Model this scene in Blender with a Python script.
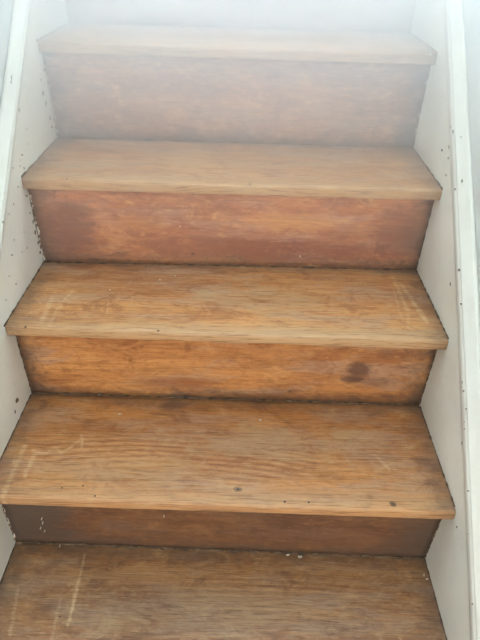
import bpy, math, random
from mathutils import Vector, Matrix, Euler, noise

for o in list(bpy.data.objects):
    bpy.data.objects.remove(o)
scene = bpy.context.scene
COL = scene.collection
rnd = random.Random(7)

# ------------------------------------------------------------------ stair measures (metres)
RISE, RUN, NOSE, THICK, WIDTH = 0.22161, 0.23641, 0.0345, 0.0250, 0.90
Z0 = 2 * RISE                      # top of the lowest tread in view above the hall floor
FOCAL = 540.2                      # pixels in the 480 x 640 frame
# ------------------------------------------------------------------ camera
CAM_LOC = Vector((0.02082, -0.38621, 1.11175 + Z0))
CAM_ROT = Euler((0.93627, -0.02696, 0.0135), 'XYZ')
cam_data = bpy.data.cameras.new('camera')
cam = bpy.data.objects.new('camera', cam_data)
COL.objects.link(cam)
cam.location = CAM_LOC
cam.rotation_euler = CAM_ROT
cam_data.sensor_fit = 'VERTICAL'
cam_data.sensor_height = 36.0
cam_data.lens = FOCAL * 36.0 / 640.0
cam_data.clip_start = 0.02
scene.camera = cam
# ------------------------------------------------------------------ world, lights, exposure
world = bpy.data.worlds.new('world')
scene.world = world
world.use_nodes = True
wb = world.node_tree.nodes['Background']
wb.inputs[0].default_value = (1.0, 0.965, 0.92, 1)
wb.inputs[1].default_value = 3.5
LANDING_Z = 6 * RISE + Z0
HALL_Y0, BACK_Y, CEIL_Z = -2.3, 2.6, LANDING_Z + 2.25
WIN = (-0.40, 0.40, LANDING_Z + 0.6, LANDING_Z + 1.98)     # window at the head of the stairs


def area_light(name, loc, rot, sx, sy, power, col):
    d = bpy.data.lights.new(name, 'AREA')
    d.shape = 'RECTANGLE'
    d.size, d.size_y, d.energy, d.color = sx, sy, power, col
    o = bpy.data.objects.new(name, d)
    COL.objects.link(o)
    o.location, o.rotation_euler = loc, rot
    return o


# daylight coming in through the window above the stairs
area_light('window_daylight', (0, BACK_Y + 0.02, (WIN[2] + WIN[3]) / 2), (math.radians(-78), 0, 0),
           0.78, 1.36, 385.0, (0.57, 0.75, 1.0))
vs = scene.view_settings
vs.view_transform = 'Standard'
vs.look = 'None'
vs.gamma = 1.0
vs.use_curve_mapping = False
vs.exposure = 0.34
scene.cycles.volume_bounces = 6        # light scatters several times in the added glare veil


# ================================================================== helpers
def lin(r, g, b, k=1.0):
    f = lambda c: ((c / 255) / 12.92 if c / 255 <= 0.04045 else ((c / 255 + 0.055) / 1.055) ** 2.4)
    return (min(1, f(r) * k), min(1, f(g) * k), min(1, f(b) * k), 1)


def mesh_obj(name, verts, faces, mat, parent=None, loc=(0, 0, 0), smooth=True):
    me = bpy.data.meshes.new(name)
    me.from_pydata([tuple(v) for v in verts], [], faces)
    if mat:
        me.materials.append(mat)
    me.polygons.foreach_set('use_smooth', [smooth] * len(me.polygons))
    me.update()
    o = bpy.data.objects.new(name, me)
    COL.objects.link(o)
    o.location = loc
    if parent:
        o.parent = parent
    return o


def box_data(x0, x1, y0, y1, z0, z1):
    v = [(x, y, z) for x in (x0, x1) for y in (y0, y1) for z in (z0, z1)]
    f = [(0, 1, 3, 2), (4, 6, 7, 5), (0, 4, 5, 1), (2, 3, 7, 6), (0, 2, 6, 4), (1, 5, 7, 3)]
    return v, f


def join_boxes(boxes):
    V, F = [], []
    for b in boxes:
        v, f = box_data(*b)
        n = len(V)
        V += v
        F += [tuple(i + n for i in q) for q in f]
    return V, F


def tone(r, g, b, sat=0.98, val=0.955):
    l = .3 * r + .59 * g + .11 * b
    return lin(*[max(0, (l + (c - l) * sat) * val) for c in (r, g, b)])


def rtone(r, g, b):
    return tone(r, g + 2, b + 2, 0.93, 0.98)


CM = CAM_ROT.to_matrix()


def ray(u, v):
    return (CM @ Vector(((u - 240) / FOCAL, -(v - 320) / FOCAL, -1))).normalized()


def hit_z(u, v, z):
    d = ray(u, v)
    return CAM_LOC + d * ((z - CAM_LOC.z) / d.z)


def hit_y(u, v, y):
    d = ray(u, v)
    return CAM_LOC + d * ((y - CAM_LOC.y) / d.y)


def hit_x(u, v, x):
    d = ray(u, v)
    return CAM_LOC + d * ((x - CAM_LOC.x) / d.x)


def x_left(y):
    return -WIDTH / 2 + 0.00034 + 0.00157 * (y / RUN - 2)


def x_right(y):
    return WIDTH / 2 - 0.00034 + 0.00129 * (y / RUN - 2)


# ================================================================== materials
def new_mat(name):
    m = bpy.data.materials.new(name)
    m.use_nodes = True
    nt = m.node_tree
    return m, nt, nt.nodes['Principled BSDF']


class NB:
    """small node builder"""
    def __init__(self, nt):
        self.nt = nt

    def node(self, t, **kw):
        n = self.nt.nodes.new(t)
        for k, v in kw.items():
            setattr(n, k, v)
        return n

    def put(self, sock, v):
        if hasattr(v, 'is_output'):
            self.nt.links.new(v, sock)
        else:
            sock.default_value = v

    def math(self, op, a, b=0.0, c=None, clamp=False):
        n = self.node('ShaderNodeMath', operation=op, use_clamp=clamp)
        self.put(n.inputs[0], a)
        self.put(n.inputs[1], b)
        if c is not None:
            self.put(n.inputs[2], c)
        return n.outputs[0]

    def mapr(self, v, a, b, c=0.0, d=1.0, smooth=True):
        n = self.node('ShaderNodeMapRange', interpolation_type='SMOOTHSTEP' if smooth else 'LINEAR')
        for i, q in enumerate((v, a, b, c, d)):
            self.put(n.inputs[i], q)
        return n.outputs[0]

    def mix(self, f, a, b, mode='MIX'):
        n = self.node('ShaderNodeMix', data_type='RGBA', blend_type=mode)
        self.put(n.inputs[0], f)
        self.put(n.inputs[6], a)
        self.put(n.inputs[7], b)
        return n.outputs[2]

    def xyz(self, x, y, z):
        n = self.node('ShaderNodeCombineXYZ')
        for i, q in enumerate((x, y, z)):
            self.put(n.inputs[i], q)
        return n.outputs[0]

    def noise(self, vec, scale=1.0, detail=4.0, rough=0.55, dist=0.0, w=None):
        n = self.node('ShaderNodeTexNoise', noise_dimensions='3D' if w is None else '4D')
        self.put(n.inputs['Vector'], vec)
        n.inputs['Scale'].default_value = scale
        n.inputs['Detail'].default_value = detail
        n.inputs['Roughness'].default_value = rough
        n.inputs['Distortion'].default_value = dist
        if w is not None:
            n.inputs['W'].default_value = w
        return n.outputs[0]


def wood(name, seed, axis, base, base2, pale, stain, depth,
         wear=0.0, stain_amt=0.5, cathedral=None, segs=(), spots=(), worn=(), pore=0.48, rough=0.5, grime=0.8):
    """worn softwood / oak board; grain along x. q runs away from the nose (tread) or up (riser)."""
    m, nt, bs = new_mat(name)
    B = NB(nt)
    tc = B.node('ShaderNodeTexCoord')
    sp = B.node('ShaderNodeSeparateXYZ')
    nt.links.new(tc.outputs['Object'], sp.inputs[0])
    x = sp.outputs[0]
    q = sp.outputs[1] if axis == 'y' else sp.outputs[2]
    t = sp.outputs[2] if axis == 'y' else sp.outputs[1]
    qq = B.math('ADD', q, B.math('MULTIPLY', t, 0.7))
    # gentle waviness of the grain
    wob = B.noise(B.xyz(B.math('MULTIPLY', x, 2.0), B.math('MULTIPLY', qq, 6.0), seed * 3.1), detail=2)
    qw = B.math('MULTIPLY_ADD', wob, 0.035, qq)

    def streak(sx, sq, det=5, off=0.0, r=0.6):
        return B.noise(B.xyz(B.math('MULTIPLY', x, sx), B.math('MULTIPLY', qw, sq), seed * 5.7 + off), detail=det, rough=r)

    g_big = streak(1.3, 16, 3)
    g_mid = streak(3.0, 70, 4, 1.3)
    g_fine = streak(16.0, 420, 3, 2.9)
    patch = B.noise(B.xyz(B.math('MULTIPLY', x, 3.2), B.math('MULTIPLY', qq, 7.0), seed * 2.3), detail=4)
    patch2 = B.noise(B.xyz(B.math('MULTIPLY', x, 6.5), B.math('MULTIPLY', qq, 13.0), seed * 2.3 + 9), detail=5, rough=0.65)
    col = B.mix(B.mapr(g_big, 0.33, 0.67), base, base2)
    col = B.mix(B.math('MULTIPLY', B.mapr(g_mid, 0.48, 0.72), 0.42), col, stain)
    col = B.mix(B.math('MULTIPLY', B.mapr(g_mid, 0.50, 0.28), 0.34), col, pale)
    if cathedral:
        for (cx, cq, fq, curv, rx, rq, amt) in cathedral:
            dx = B.math('SUBTRACT', x, cx)
            ph = B.math('MULTIPLY', B.math('SUBTRACT', qw, cq), fq)
            ph = B.math('ADD', ph, B.math('MULTIPLY', B.math('MULTIPLY', dx, dx), curv))
            ph = B.math('ADD', B.math('MULTIPLY', patch2, 3.0), B.math('MULTIPLY_ADD', patch, 7.0, ph))
            s = B.math('SINE', ph)
            ex = B.math('POWER', B.math('DIVIDE', dx, rx), 2.0)
            eq = B.math('POWER', B.math('DIVIDE', B.math('SUBTRACT', qq, cq), rq), 2.0)
            msk = B.mapr(B.math('ADD', ex, eq), 0.5, 1.1, 1.0, 0.0)
            msk = B.math('MULTIPLY', msk, amt)
            col = B.mix(B.math('MULTIPLY', B.mapr(s, 0.0, 0.9), msk), col, stain)
            col = B.mix(B.math('MULTIPLY', B.mapr(s, -0.1, -0.9), B.math('MULTIPLY', msk, 0.6)), col, pale)
    # old varnish and stain left in patches
    col = B.mix(B.math('MULTIPLY', B.mapr(patch, 0.46, 0.60), stain_amt), col, stain)
    col = B.mix(B.math('MULTIPLY', B.mapr(patch2, 0.55, 0.72), 0.35 * stain_amt + 0.1), col, pale)
    blot = B.noise(B.xyz(B.math('MULTIPLY', x, 12.0), B.math('MULTIPLY', qq, 20.0), seed * 7.7), detail=6, rough=0.75, dist=0.6)
    blot2 = B.noise(B.xyz(B.math('MULTIPLY', x, 5.0), B.math('MULTIPLY', qq, 24.0), seed * 1.9 + 4), detail=6, rough=0.68, dist=0.3)
    greyc = tuple(0.55 * c + 0.45 * (sum(base[:3]) / 3.6) for c in base[:3]) + (1,)
    col = B.mix(B.math('MULTIPLY', B.mapr(blot2, 0.46, 0.62), 0.7), col, greyc)
    col = B.mix(B.math('MULTIPLY', B.mapr(blot, 0.50, 0.66), 0.7), col, stain)
    col = B.mix(B.math('MULTIPLY', B.mapr(blot, 0.47, 0.33), 0.55), col, pale)
    mot = B.noise(B.xyz(B.math('MULTIPLY', x, 48.0), B.math('MULTIPLY', qq, 120.0), seed * 4.4), detail=3, rough=0.6)
    col = B.mix(B.math('MULTIPLY', B.mapr(mot, 0.52, 0.68), 0.38), col, stain)
    col = B.mix(B.math('MULTIPLY', B.mapr(mot, 0.46, 0.32), 0.34), col, pale)
    # foot wear: bare pale wood at the nose
    if wear > 0:
        wq = B.math('MULTIPLY_ADD', patch2, 0.05, q)
        wm = B.mapr(wq, 0.022, 0.078, 1.0, 0.0)
        wm = B.math('MULTIPLY', wm, wear)
        wm = B.math('MULTIPLY', wm, B.mapr(g_mid, 0.25, 0.55, 0.55, 1.0))
        col = B.mix(wm, col, pale)

    def ell(cx, cq, rx, rq, wobble=0.6):
        a = B.math('POWER', B.math('DIVIDE', B.math('SUBTRACT', x, cx), rx), 2.0)
        b = B.math('POWER', B.math('DIVIDE', B.math('SUBTRACT', q, cq), rq), 2.0)
        d = B.math('ADD', a, b)
        d = B.math('ADD', d, B.math('MULTIPLY', B.math('SUBTRACT', blot, 0.5), wobble * 14))
        return B.mapr(d, 0.1, 1.6, 1.0, 0.0)

    for (cx, cq, rx, rq, c, amt) in worn:
        col = B.mix(B.math('MULTIPLY', ell(cx, cq, rx, rq), amt), col, c)
    # pores
    col = B.mix(B.math('MULTIPLY', B.mapr(g_fine, 0.52, 0.64), pore), col, tuple(c * 0.45 for c in stain[:3]) + (1,))
    col = B.mix(B.math('MULTIPLY', B.mapr(g_fine, 0.45, 0.30), pore * 0.55), col, pale)
    for (cx, cq, rx, rq, c, amt) in spots:
        col = B.mix(B.math('MULTIPLY', ell(cx, cq, rx, rq, 0.5), amt), col, c)
    # trodden-in dirt along board ends, broken up by noise
    if grime > 0:
        grime = grime * (0.72 if axis == 'y' else 1.0)
        ax = B.math('ABSOLUTE', x)
        en = B.math('MULTIPLY_ADD', blot, 0.13, ax)
        gm = B.mapr(en, 0.445, 0.525)
        col = B.mix(B.math('MULTIPLY', gm, grime), col, lin(80, 66, 55))
        bn = B.math('MULTIPLY_ADD', blot, 0.09, q if axis == 'y' else B.math('SUBTRACT', depth, q))
        gb = B.mapr(bn, depth + 0.004, depth + 0.050)
        col = B.mix(B.math('MULTIPLY', gb, grime * 0.95), col, lin(92, 74, 60))
    # scratches: bare-wood lines
    if segs:
        jx = B.noise(B.xyz(B.math('MULTIPLY', x, 60), B.math('MULTIPLY', q, 60), seed), detail=2)
        jit = B.math('MULTIPLY', B.math('SUBTRACT', jx, 0.5), 0.010)
        px, pq = B.math('ADD', x, jit), B.math('SUBTRACT', q, jit)
        tot = None
        for (ax_, aq, bx, bq, w, amt) in segs:
            vx, vq = bx - ax_, bq - aq
            L2 = max(1e-9, vx * vx + vq * vq)
            dx, dq = B.math('SUBTRACT', px, ax_), B.math('SUBTRACT', pq, aq)
            h = B.math('ADD', B.math('MULTIPLY', dx, vx / L2), B.math('MULTIPLY', dq, vq / L2), clamp=True)
            ex = B.math('SUBTRACT', dx, B.math('MULTIPLY', h, vx))
            eq = B.math('SUBTRACT', dq, B.math('MULTIPLY', h, vq))
            d = B.math('SQRT', B.math('ADD', B.math('MULTIPLY', ex, ex), B.math('MULTIPLY', eq, eq)))
            s = B.mapr(d, w * 0.2, w * 1.4, amt, 0.0)
            tot = s if tot is None else B.math('MAXIMUM', tot, s)
        tot = B.math('MULTIPLY', B.math('MULTIPLY', tot, B.mapr(g_fine, 0.38, 0.58, 1.0, 0.4)), B.mapr(blot, 0.40, 0.56, 1.0, 0.55))
        col = B.mix(tot, col, lin(206, 174, 132))
    nt.links.new(col, bs.inputs['Base Color'])
    rr = B.mapr(patch, 0.3, 0.7, rough - 0.08, rough + 0.12)
    nt.links.new(rr, bs.inputs['Roughness'])
    bs.inputs['Specular IOR Level'].default_value = 0.4
    bump = B.node('ShaderNodeBump')
    bump.inputs['Strength'].default_value = 0.35
    bump.inputs['Distance'].default_value = 0.0012
    nt.links.new(B.math('ADD', g_fine, g_mid), bump.inputs['Height'])
    nt.links.new(bump.outputs[0], bs.inputs['Normal'])
    return m


def paint(name, c1, c2, rough=0.4, scale=3.0, stretch=(1, 1, 1), bump=0.15, dirt=None):
    m, nt, bs = new_mat(name)
    B = NB(nt)
    tc = B.node('ShaderNodeTexCoord')
    mp = B.node('ShaderNodeMapping')
    nt.links.new(tc.outputs['Object'], mp.inputs[0])
    mp.inputs['Scale'].default_value = stretch
    n = B.noise(mp.outputs[0], scale, 5, 0.6)
    col = B.mix(B.mapr(n, 0.35, 0.68), c1, c2)
    if dirt:
        n2 = B.noise(mp.outputs[0], 26.0, 5, 0.7)
        col = B.mix(B.math('MULTIPLY', B.mapr(n2, 0.60, 0.74), 0.45), col, dirt)
    nt.links.new(col, bs.inputs['Base Color'])
    bs.inputs['Roughness'].default_value = rough
    b = B.node('ShaderNodeBump')
    b.inputs['Strength'].default_value = bump
    b.inputs['Distance'].default_value = 0.002
    nt.links.new(B.noise(mp.outputs[0], 40.0, 3), b.inputs['Height'])
    nt.links.new(b.outputs[0], bs.inputs['Normal'])
    return m


M_STRINGER = paint('old_white_gloss_paint', lin(223, 221, 209), lin(212, 210, 198), 0.38, 5.0, bump=0.2,
                   dirt=lin(186, 184, 172))
M_MOULD = paint('white_moulding_paint', lin(208, 206, 195), lin(198, 196, 185), 0.36, 6.0, bump=0.2)
M_WALL = paint('pale_wall_paint', lin(202, 205, 200), lin(195, 198, 193), 0.6, 2.0, bump=0.1)
M_CEIL = paint('ceiling_paint', lin(236, 236, 230), lin(230, 230, 224), 0.8, 2.0, bump=0.1)
M_CHIP = paint('bare_chip', lin(128, 114, 96), lin(92, 80, 66), 0.7, 60.0)
M_FLECK = paint('paint_fleck', lin(206, 200, 186), lin(172, 160, 142), 0.6, 90.0)
M_DIRT = paint('crevice_dirt', lin(70, 56, 44), lin(112, 90, 70), 0.9, 70.0, (1, 1, 1), 0.6)
M_NAIL = paint('old_nail', lin(62, 50, 42), lin(48, 40, 36), 0.6, 60.0)
M_FLOOR = paint('hall_boards', lin(150, 108, 72), lin(128, 90, 60), 0.5, 4.0, (1, 8, 1))

# ================================================================== staircase
stairs = bpy.data.objects.new('staircase', None)
COL.objects.link(stairs)
stairs['label'] = 'steep worn wooden staircase with scuffed brown treads between white painted stringers'
stairs['category'] = 'staircase'

# measured unevenness of the old treads, by step counted up from the lowest in view:
# nose y left/right, height left/right, riser y left/right (mm)
DEV = {4: (7.9, 0.1, -0.2, 2.0, -4.4, -0.7), 3: (0.4, 1.6, -2.9, -0.4, -3.2, -0.9),
       2: (6.2, -1.8, -0.5, 1.4, -9.0, 3.0), 1: (-2.3, -8.0, 1.2, -0.4, 6.5, 5.9),
       0: (0, 0, 2.0, -2.2, 3.9, -5.2)}


def dev(j):
    return [v / 1000 for v in DEV.get(j, (0,) * 6)]


def tread_pt(j, u, v):
    p = hit_z(u, v, j * RISE + Z0)
    return p.x, p.y - j * RUN


def riser_pt(j, u, v):
    """riser standing on the back of tread j"""
    p = hit_y(u, v, (j + 1) * RUN + NOSE)
    return p.x, p.z - (j * RISE + Z0)


def tsegs(j, lst):
    out = []
    for (u0, v0, u1, v1, w, a) in lst:
        out.append((*tread_pt(j, u0, v0), *tread_pt(j, u1, v1), w, a))
    return out


def tspots(j, lst, fn=tread_pt):
    out = []
    for (u, v, ru, rv, c, a) in lst:
        x0, q0 = fn(j, u, v)
        x1, _ = fn(j, u + ru, v)
        _, q1 = fn(j, u, v - rv)
        out.append((x0, q0, abs(x1 - x0), abs(q1 - q0), c, a))
    return out


PALE = tone(188, 150, 107)
DARK = tone(70, 50, 36)
TM = {
    5: wood('tread_wood_f', 11, 'y', tone(196, 150, 100), tone(180, 130, 82), PALE, tone(150, 96, 58), .27, wear=.8),
    4: wood('tread_wood_a', 12, 'y', tone(200, 156, 108), tone(186, 136, 88), PALE, tone(160, 108, 70), .27, wear=.8, stain_amt=.3),
    3: wood('tread_wood_b', 13, 'y', tone(204, 156, 104), tone(188, 134, 84), PALE, tone(156, 98, 60), .27, wear=.85, stain_amt=.35,
            segs=tsegs(3, [(360, 160, 400, 178, .004, .5), (345, 172, 372, 168, .003, .4)])),
    2: wood('tread_wood_c', 14, 'y', tone(210, 148, 88), tone(194, 130, 74), PALE, tone(150, 90, 52), .27, wear=.95, stain_amt=.45,
            segs=tsegs(2, [(52, 298, 42, 320, .006, .7), (72, 291, 57, 310, .004, .6), (108, 301, 107, 313, .003, .7),
                           (393, 278, 407, 310, .005, .6), (402, 286, 427, 323, .006, .7), (408, 315, 408, 328, .005, .5),
                           (393, 290, 403, 323, .003, .4), (60, 303, 50, 325, .004, .5), (392, 279, 404, 286, .004, .5),
                           (80, 296, 30, 312, .003, .35)]),
            worn=tspots(2, [(270, 300, 70, 14, tone(178, 142, 104), .45)])),
    1: wood('tread_wood_d', 15, 'y', tone(196, 130, 66), tone(178, 112, 54), PALE, tone(140, 86, 48), .27, wear=.55, stain_amt=.4,
            cathedral=[(-0.10, 0.10, 430, 170, .32, .08, .75), (0.2, 0.15, 520, -60, .2, .06, .35)],
            segs=tsegs(1, [(25, 446, 3, 496, .006, .6), (35, 454, 25, 476, .005, .7), (33, 451, 47, 454, .005, .6),
                           (47, 454, 55, 448, .005, .6), (55, 448, 62, 453, .005, .6), (62, 453, 83, 439, .004, .6),
                           (82, 436, 82, 447, .003, .7), (15, 460, 10, 480, .004, .4), (375, 455, 390, 470, .004, .4),
                           (395, 470, 425, 478, .004, .35)]),
            worn=tspots(1, [(270, 445, 60, 14, tone(172, 132, 90), .5), (120, 470, 90, 16, tone(186, 138, 84), .4)]),
            spots=tspots(1, [(393, 504, 3, 2, DARK, .8), (238, 489, 4, 2, DARK, .6), (370, 497, 4, 3, DARK, .35)])),
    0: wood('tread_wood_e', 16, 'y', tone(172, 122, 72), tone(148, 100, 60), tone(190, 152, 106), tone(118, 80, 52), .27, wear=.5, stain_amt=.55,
            cathedral=[(-0.02, 0.04, 260, 150, .32, .075, .75), (0.05, .16, 500, 40, .34, .06, .4)],
            segs=tsegs(0, [(85, 556, 68, 626, .004, .75), (18, 590, 10, 636, .004, .4), (60, 600, 52, 640, .004, .4)]),
            worn=tspots(0, [(210, 610, 110, 22, tone(150, 120, 88), .45), (120, 575, 80, 10, tone(186, 138, 88), .4)])),
    -1: wood('tread_wood_g', 17, 'y', tone(178, 128, 78), tone(156, 108, 66), PALE, tone(118, 80, 52), .27, wear=.5),
}
RM = {   # riser standing on tread j
    5: wood('riser_wood_f', 21, 'z', rtone(176, 118, 80), rtone(158, 100, 66), rtone(204, 160, 112), rtone(120, 70, 46), .2, wear=0),
    4: wood('riser_wood_a', 22, 'z', rtone(186, 140, 108), rtone(170, 122, 92), rtone(206, 166, 126), rtone(140, 92, 68), .2, stain_amt=.35, pore=.25),
    3: wood('riser_wood_b', 23, 'z', rtone(190, 136, 98), rtone(168, 108, 74), rtone(226, 182, 138), rtone(130, 84, 64), .2, stain_amt=.5, pore=.4),
    2: wood('riser_wood_c', 24, 'z', rtone(206, 132, 80), rtone(190, 114, 68), rtone(222, 168, 110), rtone(150, 86, 58), .2, stain_amt=.6, pore=.25,
            worn=tspots(2, [(290, 222, 40, 10, rtone(200, 138, 78), .6), (140, 222, 30, 8, rtone(190, 124, 66), .5),
                            (370, 235, 40, 10, rtone(186, 120, 68), .4)], riser_pt),
            spots=tspots(2, [(72, 232, 30, 30, rtone(116, 68, 54), .75), (230, 248, 90, 12, rtone(134, 72, 54), .7), (330, 250, 60, 10, rtone(128, 68, 52), .65), (193, 253, 2, 1.5, DARK, .8),
                             (395, 235, 24, 26, rtone(122, 72, 56), .65)], riser_pt)),
    1: wood('riser_wood_d', 25, 'z', rtone(202, 136, 72), rtone(188, 120, 62), rtone(212, 150, 86), rtone(134, 74, 38), .2, stain_amt=.5, pore=.3,
            spots=tspots(1, [(360, 374, 12, 10, rtone(92, 58, 42), .8), (352, 380, 10, 5, rtone(92, 58, 42), .7), (388, 356, 12, 6, rtone(104, 64, 44), .5), (378, 384, 16, 5, rtone(104, 64, 44), .5),
                             (290, 393, 3, 1.5, DARK, .8), (180, 385, 40, 5, rtone(126, 62, 38), .5)], riser_pt)),
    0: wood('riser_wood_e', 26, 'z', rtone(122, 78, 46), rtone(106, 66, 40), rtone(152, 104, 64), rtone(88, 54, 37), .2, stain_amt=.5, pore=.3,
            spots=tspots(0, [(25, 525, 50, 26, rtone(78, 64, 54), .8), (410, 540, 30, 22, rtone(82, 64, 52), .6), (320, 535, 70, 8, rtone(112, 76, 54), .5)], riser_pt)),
    -1: wood('riser_wood_g', 27, 'z', rtone(160, 100, 62), rtone(142, 86, 54), rtone(184, 126, 78), rtone(104, 64, 44), .2),
    -2: wood('riser_wood_h', 28, 'z', rtone(160, 100, 62), rtone(142, 86, 54), rtone(184, 126, 78), rtone(104, 64, 44), .2),
}


def nose_profile(t):
    """(y, z) from the top just behind the nose round to the underside"""
    r1, r2 = 0.0075, 0.0035
    pts = []
    for i in range(7):
        a = math.radians(90 + 90 * i / 6)
        pts.append((r1 + r1 * math.cos(a), -r1 + r1 * math.sin(a)))
    for i in range(6):
        a = math.radians(180 + 90 * i / 5)
        pts.append((r2 + r2 * math.cos(a), -t + r2 + r2 * math.sin(a)))
    return pts


def build_tread(j, mat):
    d = dev(j)
    nx = 72
    backq = RUN + NOSE + 0.012
    prof = [(backq - (backq - 0.0085) * i / 16, 0.0) for i in range(16)] + nose_profile(THICK)
    prof += [(0.03, -THICK), (NOSE + 0.02, -THICK), (backq, -THICK)]
    V, F = [], []
    n = len(prof)
    for i in range(nx + 1):
        s = i / nx
        yf, yz = d[0] * (1 - s) + d[1] * s, d[2] * (1 - s) + d[3] * s
        for (py, pz) in prof:
            yy = py + yf * max(0, 1 - py / 0.2)
            wy = j * RUN + py
            x = x_left(wy) * (1 - s) + x_right(wy) * s
            x += 0.0012 * (1 - 2 * s)
            nf = max(0, 1 - py / 0.03)
            wv = noise.noise(Vector((x * 9, j * 7.3, 0)))
            wv2 = noise.noise(Vector((x * 40, j * 3.1, 4)))
            yy += nf * (0.0009 * wv + 0.0005 * wv2)
            zz = pz + yz
            if pz > -0.012:      # trodden hollow and slight cupping of the top
                zz += 0.0008 * noise.noise(Vector((x * 5, py * 12, j * 2.0)))
                zz -= 0.0016 * math.exp(-((s - .5) / .25) ** 2) * max(0, 1 - py / .12)
            V.append((x, yy, zz))
    for i in range(nx):
        for k in range(n):
            a, b = i * n + k, i * n + (k + 1) % n
            F.append((a, a + n, b + n, b))
    for i, rev in ((0, False), (nx, True)):     # separate end caps
        base = len(V)
        V += [V[i * n + k] for k in range(n)]
        q = tuple(range(base, base + n))
        F.append(q[::-1] if rev else q)
    o = mesh_obj('tread', V, F, mat, stairs, (0, j * RUN, j * RISE + Z0))
    return o


def build_riser(j, mat):
    """stands on tread j, carries the nose of tread j + 1"""
    d, du = dev(j), dev(j + 1)
    nx, nz = 48, 10
    z0 = -0.004
    V, F = [], []
    yb = (j + 1) * RUN + NOSE
    for side in (0, 1):
        for i in range(nx + 1):
            s = i / nx
            zb = d[2] * (1 - s) + d[3] * s + z0
            zt = RISE - THICK + du[2] * (1 - s) + du[3] * s + 0.001
            oy = d[4] * (1 - s) + d[5] * s
            x = (x_left(yb) + 0.001) * (1 - s) + (x_right(yb) - 0.001) * s
            for k in range(nz + 1):
                z = zb + (zt - zb) * k / nz
                y = oy + (0.016 if side else 0.0006 * noise.noise(Vector((x * 6, z * 14, j * 5.0))))
                V.append((x, y, z))
    m = nz + 1
    off = (nx + 1) * m
    for i in range(nx):
        for k in range(nz):
            a = i * m + k
            F.append((a, a + m, a + m + 1, a + 1))
            F.append((off + a, off + a + 1, off + a + m + 1, off + a + m))
        a = i * m
        F.append((a, off + a, off + a + m, a + m))
        a += nz
        F.append((a, a + m, off + a + m, off + a))
    for k in range(nz):
        F.append((k, k + 1, off + k + 1, off + k))
        a = nx * m + k
        F.append((a, off + a, off + a + 1, a + 1))
    o = mesh_obj('riser', V, F, mat, stairs, (0, yb, j * RISE + Z0), smooth=False)
    o.data.polygons.foreach_set('use_smooth', [abs(p.normal.y) > 0.9 for p in o.data.polygons])
    return o


TREADS, RISERS = {}, {}
T_LABEL = {4: 'brown tread washed out by the glare veil at the top of the view', 3: 'honey brown tread with a bare pale nose',
           2: 'orange brown tread with scratches near both ends', 1: 'broad orange tread with looping grain and nail heads',
           0: 'dull brown lowest tread with a long pale scratch'}
R_LABEL = {4: 'brown riser turned bluish by the glare veil at the top edge of the view', 3: 'brown riser below the top tread, paled by the glare veil',
           2: 'reddish brown stained riser', 1: 'orange riser with a dark blotch near its right end',
           0: 'dark grey brown lowest riser'}
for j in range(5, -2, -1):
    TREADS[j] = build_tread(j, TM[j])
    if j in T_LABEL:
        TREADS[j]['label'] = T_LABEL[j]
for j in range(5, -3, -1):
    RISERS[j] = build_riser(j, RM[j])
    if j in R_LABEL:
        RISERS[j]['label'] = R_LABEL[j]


# dirt packed in the joint between tread and riser, and between tread ends and stringers
def bead(name, path, rfun, mat, parent, up=Vector((0, 0, 1)), side=Vector((0, -1, 0)), origin=Vector()):
    V, F = [], []
    for i, p in enumerate(path):
        r = rfun(i)
        base = Vector(p) - origin
        for (a, b) in ((0, 0), (1, 0), (0.55, 0.55), (0, 1)):
            V.append(base + side * (a * r) + up * (b * r))
    for i in range(len(path) - 1):
        for k in range(4):
            a, b = i * 4 + k, i * 4 + (k + 1) % 4
            F.append((a, b, b + 4, a + 4))
    F += [(3, 2, 1, 0), tuple(len(V) - 4 + k for k in range(4))]
    o = mesh_obj(name, V, F, mat, parent)
    o['kind'] = 'stuff'
    return o


for j in range(5, -1, -1):
    d = dev(j)
    org = TREADS[j].location
    path = []
    for i in range(181):
        s = i / 180
        y = (j + 1) * RUN + NOSE + d[4] * (1 - s) + d[5] * s
        x = x_left(y) * (1 - s) + x_right(y) * s
        path.append((x, y, j * RISE + Z0 + d[2] * (1 - s) + d[3] * s - 0.0003))
    amp = {0: 1.5, 1: 1.1}.get(j, 0.8)
    bead('joint_dirt', path,
         lambda i: amp * max(0.0004, 0.0022 + 0.0042 * noise.noise(Vector((i * .33, j * 9.1, 0))) + 0.002 * noise.noise(Vector((i * .05, j * 4.1, 7)))),
         M_DIRT, TREADS[j], origin=org)
    for sd, xf in ((-1, x_left), (1, x_right)):
        path = []
        for i in range(61):
            y = j * RUN + 0.004 + (RUN + NOSE - 0.004) * i / 60
            zz = d[2] if sd < 0 else d[3]
            path.append((xf(y), y, j * RISE + Z0 + zz - 0.0005))
        bead('joint_dirt', path,
             lambda i: max(0.0008, 0.0026 + 0.0026 * noise.noise(Vector((i * .4, j * 5.1, sd)))),
             M_DIRT, TREADS[j], side=Vector((-sd, 0, 0)), origin=org)


for j in range(4, -1, -1):
    d = dev(j)
    org = RISERS[j].location
    for sd, xf in ((-1, x_left), (1, x_right)):
        yb = (j + 1) * RUN + NOSE + (d[4] if sd < 0 else d[5])
        path = [(xf(yb), yb + .0004, j * RISE + Z0 + .003 + (RISE - THICK - .004) * i / 60) for i in range(61)]
        bead('joint_dirt', path,
             lambda i: max(0.0006, 0.0022 + 0.0034 * noise.noise(Vector((i * .37, j * 6.3, sd * 2 + 11)))),
             M_DIRT, RISERS[j], up=Vector((0, -1, 0)), side=Vector((-sd, 0, 0)), origin=org)
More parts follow.
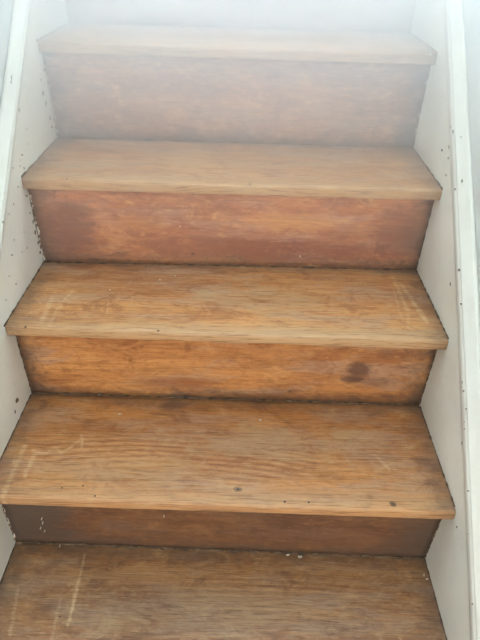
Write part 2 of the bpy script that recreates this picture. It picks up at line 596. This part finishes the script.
# nail heads in the noses
def nail_mesh():
    V, F = [(0, 0, 0.0009)], []
    for ring, (r, z) in enumerate(((0.0016, 0.0007), (0.0026, -0.0006))):
        for k in range(8):
            a = k * math.pi / 4
            V.append((r * math.cos(a), r * math.sin(a), z))
    for k in range(8):
        F.append((0, 1 + k, 1 + (k + 1) % 8))
        F.append((1 + k, 9 + k, 9 + (k + 1) % 8, 1 + (k + 1) % 8))
    me = bpy.data.meshes.new('nail_head')
    me.from_pydata(V, [], F)
    me.materials.append(M_NAIL)
    return me


NAIL = nail_mesh()
for j, pl in {1: [(62, 488), (83, 486), (95, 496), (238, 489), (285, 503), (309, 504), (393, 504)],
              2: [(25, 327), (158, 331), (394, 336)], 3: [(66, 178), (250, 183), (428, 187)], 4: [(235, 46), (345, 47)],
              0: [(60, 617)]}.items():
    for (u, v) in pl:
        x, q = tread_pt(j, u, v)
        o = bpy.data.objects.new('nail_head', NAIL)
        COL.objects.link(o)
        o.parent = TREADS[j]
        s = (x + .45) / .9
        d = dev(j)
        o.location = (x, max(q, 0.006), d[2] * (1 - s) + d[3] * s - 0.0006)


XI = 0.468      # inner faces of the walls
# ------------------------------------------------------------------ stringers with cap moulding
SL = math.atan2(RISE, RUN)
CS, SN = math.cos(SL), math.sin(SL)


def pitch_z(y, h):
    """height of the line h metres square off the nosing line"""
    return Z0 + y * RISE / RUN + h / CS


# (h, inward) profile of the moulding on top of the stringer
PROF_R = [(.050, -.004), (.050, .0015), (.053, .0040), (.060, .0048), (.068, .0050), (.0725, .0042), (.0740, .0022), (.0752, .0022),
          (.0762, .0030), (.078, .0018), (.081, -.001), (.087, -.006), (.095, -.012), (.103, -.018), (.080, -.018)]
PROF_L = [(.050 + (h - .050) * .62, dd) for h, dd in PROF_R]
Y_LO, Y_HI = -RUN - 0.02, 1.72


def sweep(name, prof, sd, mat, parent, y0=Y_LO, y1=Y_HI, n=60, jig=0.0):
    xf = x_left if sd < 0 else x_right
    V, F = [], []
    m = len(prof)
    for i in range(n + 1):
        y = y0 + (y1 - y0) * i / n
        for k, (h, dd) in enumerate(prof):
            w = jig * noise.noise(Vector((y * 14, k * .9, sd * 5)))
            V.append((sd * min(XI - .0006, abs(xf(y) - sd * (dd + w))), y, max(0.001, pitch_z(y, h + w))))
    for i in range(n):
        for k in range(m):
            a, b = i * m + k, i * m + (k + 1) % m
            q = (a, b, b + m, a + m)
            F.append(q if sd > 0 else q[::-1])
    c0, c1 = tuple(range(m)), tuple(n * m + k for k in range(m))
    F += [c0[::-1], c1] if sd > 0 else [c0, c1[::-1]]
    o = mesh_obj(name, V, F, mat, parent)
    return o


STR = {}
for sd, pr, lb in ((-1, PROF_L, 'white painted left stringer with many chips along the risers'),
                   (1, PROF_R, 'white painted right stringer with a few dark paint chips')):
    hm = pr[-1][0]
    board = [(-.36, 0), (-.2, 0), (-.05, 0), (.0, 0), (hm - .004, 0), (hm - .004, -.016), (-.36, -.016)]
    st = sweep('stringer', board, sd, M_STRINGER, stairs)
    st.data.polygons.foreach_set('use_smooth', [False] * len(st.data.polygons))
    st['label'] = lb
    mo = sweep('cap_moulding', pr, sd, M_MOULD, st, n=140, jig=0.0006)
    STR[sd] = st


def mould_in(h, sd):
    pr = PROF_R if sd > 0 else PROF_L
    if h < pr[1][0]:
        return 0.0
    for (h0, d0), (h1, d1) in zip(pr[1:], pr[2:]):
        if h0 <= h <= h1:
            return d0 + (d1 - d0) * (h - h0) / max(1e-6, h1 - h0)
    return 0.0


def stringer_hit(u, v, sd):
    xf = x_left if sd < 0 else x_right
    x, p = sd * .45, None
    for _ in range(6):
        p = hit_x(u, v, x)
        h = (p.z - Z0 - p.y * RISE / RUN) * CS
        x = xf(p.y) - sd * mould_in(h, sd)
    return p


def flakes(name, items, mat, parent, place, normal, t=0.0006, origin=Vector()):
    """irregular thin flakes at photographed positions; items: (u, v, half width px, half height px)"""
    V, F = [], []
    for (u, v, a, b) in items:
        a, b = a * rnd.uniform(.55, .85), b * rnd.uniform(.7, 1.0)
        k = rnd.randint(6, 9)
        ring = []
        for i in range(k):
            an = 2 * math.pi * i / k + rnd.uniform(-.25, .25)
            rr = rnd.uniform(.6, 1.15)
            ring.append(place(u + a * rr * math.cos(an), v + b * rr * math.sin(an)) - origin)
        n0 = len(V)
        nv = Vector(normal)
        V += [p - nv * 0.0005 for p in ring] + [p + nv * t for p in ring]
        F.append(tuple(n0 + k + i for i in range(k)))
        for i in range(k):
            F.append((n0 + i, n0 + (i + 1) % k, n0 + k + (i + 1) % k, n0 + k + i))
    o = mesh_obj(name, V, F, mat, parent, smooth=False)
    o['kind'] = 'stuff'
    return o


chipR = [(451, 127, 1, 2), (453, 132, 1, 3), (442, 150, 1.6, 2.6), (449, 147, .7, 3), (448.5, 158, 1, 2), (446, 175, 1, 1.6),
         (462, 181, 1, 2), (455, 189, 1, 1.4), (461, 137, .8, 1.4), (459, 270, 1.4, 1.4), (450.5, 284, .7, 2.4), (461, 304, 1.5, 1.2),
         (463.5, 391, 1.3, 1.2), (462.5, 382, .6, 2), (466, 409, .8, 1), (464.5, 422, .9, .9), (464.5, 429, .8, .8), (462, 443, .7, 3), (468, 491, 1.2, 1.2),
         (472.5, 604, 1.3, 1.4), (457, 527, 1.2, 1.4), (468, 534, .8, .8), (441, 515, .8, .8), (449, 121, .7, 1.5)]
flakes('paint_chips', chipR, M_CHIP, STR[1], lambda u, v: stringer_hit(u, v, 1), (-1, 0, 0))
chipL = [(11.5, 77, 1, 4), (11, 82, .8, 2), (19, 110, .8, 3), (30, 89, .9, .6), (22, 155, 1.3, 1.5), (27, 144, .8, .8), (13, 168, 1.6, .8), (20, 166, .8, .8),
         (26.5, 129, .9, .9), (24, 168, .8, 1.4), (13.5, 204, .8, 2), (26.5, 196, 1.6, 1.4), (30, 213, .8, 1.5), (3, 222, 1, 1.4), (24, 232, .8, .8),
         (14, 240, 1, .8), (12, 255, 1, 1.4), (27, 248, 1, 1), (35, 232, 1.4, 3), (38, 243, 1, 2.5), (40, 252, 1.2, 3), (33, 222, 1, 3), (31, 205, .8, 2.5),
         (22, 252, .6, 1), (17, 400, 2, 4), (15, 412, 1.2, 3), (20, 160, .7, .7), (41, 80, .8, 2), (43, 93, 1, 3), (46, 103, 1.1, 4), (50, 118, .9, 4),
         (52, 127, 1.3, 2), (44, 70, .8, 3), (9, 276, .7, .7), (16, 284, .8, .8), (6, 300, .7, .9), (18, 187, .9, 1.2), (9, 214, .6, .9), (5, 193, .6, .7)]
flakes('paint_chips', chipL, M_CHIP, STR[-1], lambda u, v: stringer_hit(u, v, -1), (1, 0, 0))
rag = random.Random(3)


# white paint slopped from the stringer onto riser ends, with a ragged edge
def paint_smear(j, sd, wmax, z0, z1, seed):
    d = dev(j)
    yb = (j + 1) * RUN + NOSE + (d[4] if sd < 0 else d[5])
    xf = x_left if sd < 0 else x_right
    org = RISERS[j].location
    n = 46
    V, F = [], []
    for i in range(n + 1):
        z = z0 + (z1 - z0) * i / n
        w = wmax * max(0.08, .5 + .9 * noise.noise(Vector((z * 55, seed, 0))) + .5 * noise.noise(Vector((z * 170, seed, 3))))
        for (xx, yy) in ((0, 0.0005), (0, -0.0009), (w * .8, -0.0009), (w, 0.0005)):
            V.append(Vector((xf(yb) - sd * xx, yb + yy, j * RISE + Z0 + z)) - org)
    for i in range(n):
        for k in range(4):
            a, b = i * 4 + k, i * 4 + (k + 1) % 4
            F.append((a, b, b + 4, a + 4) if sd > 0 else (a, a + 4, b + 4, b))
    F += [(0, 1, 2, 3), tuple(n * 4 + k for k in (3, 2, 1, 0))]
    mesh_obj('paint_smear', V, F, M_FLECK, RISERS[j], smooth=False)


paint_smear(3, -1, .006, .01, .185, 1.0)
paint_smear(2, -1, .007, .005, .17, 5.0)
paint_smear(3, 1, .004, .03, .19, 8.0)
paint_smear(0, -1, .004, .02, .14, 17.0)
# stray specks of white paint
for j, it in {2: [(45, 217, .9, .9), (46, 222, 1, .8), (44, 226, .8, .9), (180, 226, 1, .7), (300, 256, .8, .8)],
              0: [(42, 518, .8, .8), (43, 522, .7, 1), (41, 527, .7, .7), (45, 530, .7, .7), (164, 515, .9, .8), (60, 545, .8, .6)]}.items():
    y = (j + 1) * RUN + NOSE + sum(dev(j)[4:6]) / 2
    flakes('paint_specks', it, M_FLECK, RISERS[j], lambda u, v: hit_y(u, v, y), (0, -1, 0), .0045, RISERS[j].location)
for j, it in {2: [(160, 280, 1.4, .8), (175, 276, .8, .5), (110, 290, .8, .6)], 0: [(427, 579, 2.2, .9), (424, 575, .8, 1.8), (300, 557, 5, 1.6), (288, 555, 3, 1)],
              4: [(431, 55, 2, 1)], 1: [(120, 414, 3, .6), (260, 420, 2, .5)]}.items():
    flakes('paint_specks', it, M_FLECK, TREADS[j], lambda u, v: hit_z(u, v, j * RISE + Z0 + .002), (0, 0, 1), .0015, TREADS[j].location)

# landing at the head of the stairs: boards
landing = mesh_obj('landing', *box_data(-.44, .44, 6 * RUN + .012, 6 * RUN + .6, LANDING_Z - .14, LANDING_Z - .022), M_FLOOR, stairs, smooth=False)
yy = 6 * RUN
board_me = None
while yy < BACK_Y - 0.01:
    w = min(0.118, BACK_Y - yy - .002)
    v, f = box_data(-.448, .448, 0, w, -.022, 0)
    mesh_obj('floorboard', v, f, TM[5], landing, (0, yy, LANDING_Z), smooth=False)
    yy += 0.12


# ================================================================== room shell
def structure(name, V, F, mat):
    o = mesh_obj(name, V, F, mat, smooth=False)
    o['kind'] = 'structure'
    return o


structure('floor', *box_data(-1.6, 1.6, HALL_Y0, -RUN + NOSE + .02, -.06, 0), M_FLOOR)
structure('wall_left', *box_data(-XI - .1, -XI, -1.3, BACK_Y + .12, 0, CEIL_Z), M_WALL)
structure('wall_right', *box_data(XI, XI + .1, -1.3, BACK_Y + .12, 0, CEIL_Z), M_WALL)
structure('added_bulkhead', *box_data(-XI, XI, -.72, -.62, 2.45, CEIL_Z), M_WALL)     # unseen bulkhead over the hall opening, added to dim the lower steps
structure('wall_back', *join_boxes([
    (-XI, WIN[0], BACK_Y, BACK_Y + .12, 0, CEIL_Z), (WIN[1], XI, BACK_Y, BACK_Y + .12, 0, CEIL_Z),
    (WIN[0], WIN[1], BACK_Y, BACK_Y + .12, 0, WIN[2]), (WIN[0], WIN[1], BACK_Y, BACK_Y + .12, WIN[3], CEIL_Z)]), M_WALL)
structure('ceiling', *box_data(-XI - .1, XI + .1, -.72, BACK_Y + .12, CEIL_Z, CEIL_Z + .08), M_CEIL)
structure('ceiling', *box_data(-1.6, 1.6, HALL_Y0, -.72, 2.45, 2.53), M_CEIL)  # unseen low hall ceiling, added to keep light off the lower treads
zm = (WIN[2] + WIN[3]) / 2
win = structure('window_1', *join_boxes([
    (WIN[0], WIN[0] + .04, BACK_Y + .04, BACK_Y + .09, WIN[2], WIN[3]), (WIN[1] - .04, WIN[1], BACK_Y + .04, BACK_Y + .09, WIN[2], WIN[3]),
    (WIN[0] + .04, WIN[1] - .04, BACK_Y + .04, BACK_Y + .09, WIN[2], WIN[2] + .04),
    (WIN[0] + .04, WIN[1] - .04, BACK_Y + .04, BACK_Y + .09, WIN[3] - .04, WIN[3]),
    (WIN[0] + .04, WIN[1] - .04, BACK_Y + .04, BACK_Y + .09, zm - .02, zm + .02)]), M_MOULD)
for nm, sd in (('left', -1), ('right', 1)):
    structure('baseboard_' + nm, *box_data(*sorted((sd * .452, sd * XI)), 1.72, BACK_Y, LANDING_Z + .001, LANDING_Z + .15), M_MOULD)

# ================================================================== added scattering volume standing in for lens glare over the top steps
HD, H0, H1 = 5.4, 1.0, 2.2
hm, hnt, hb = new_mat('glare_volume')
hnt.nodes.remove(hb)
B = NB(hnt)
geo = B.node('ShaderNodeNewGeometry')
sp = B.node('ShaderNodeSeparateXYZ')
hnt.links.new(geo.outputs['Position'], sp.inputs[0])
s = B.math('ADD', sp.outputs[1], B.math('SUBTRACT', sp.outputs[2], Z0))
dn = B.math('POWER', B.mapr(s, H0, H1, 0, 1, smooth=False), 1.7)
hp = B.math('MULTIPLY', B.math('SUBTRACT', B.math('SUBTRACT', sp.outputs[2], Z0), B.math('MULTIPLY', sp.outputs[1], RISE / RUN)), CS)
dn = B.math('MULTIPLY', dn, B.mapr(hp, 0.2, 0.8, 1.0, 0.0))
dn = B.math('MULTIPLY', dn, HD)
vol = B.node('ShaderNodeVolumeScatter')
vol.inputs['Color'].default_value = (0.88, 0.925, 1.0, 1)
vol.inputs['Anisotropy'].default_value = 0.5
hnt.links.new(dn, vol.inputs['Density'])
hnt.links.new(vol.outputs[0], hnt.nodes['Material Output'].inputs['Volume'])
hz = mesh_obj('glare_veil', *box_data(-.447, .447, .2, 1.62, Z0 + .45, Z0 + 1.9), hm, smooth=False)
hz['kind'] = 'stuff'
hz['label'] = 'pale bluish veil added over the top steps in place of lens glare'
hz['category'] = 'glare_veil'
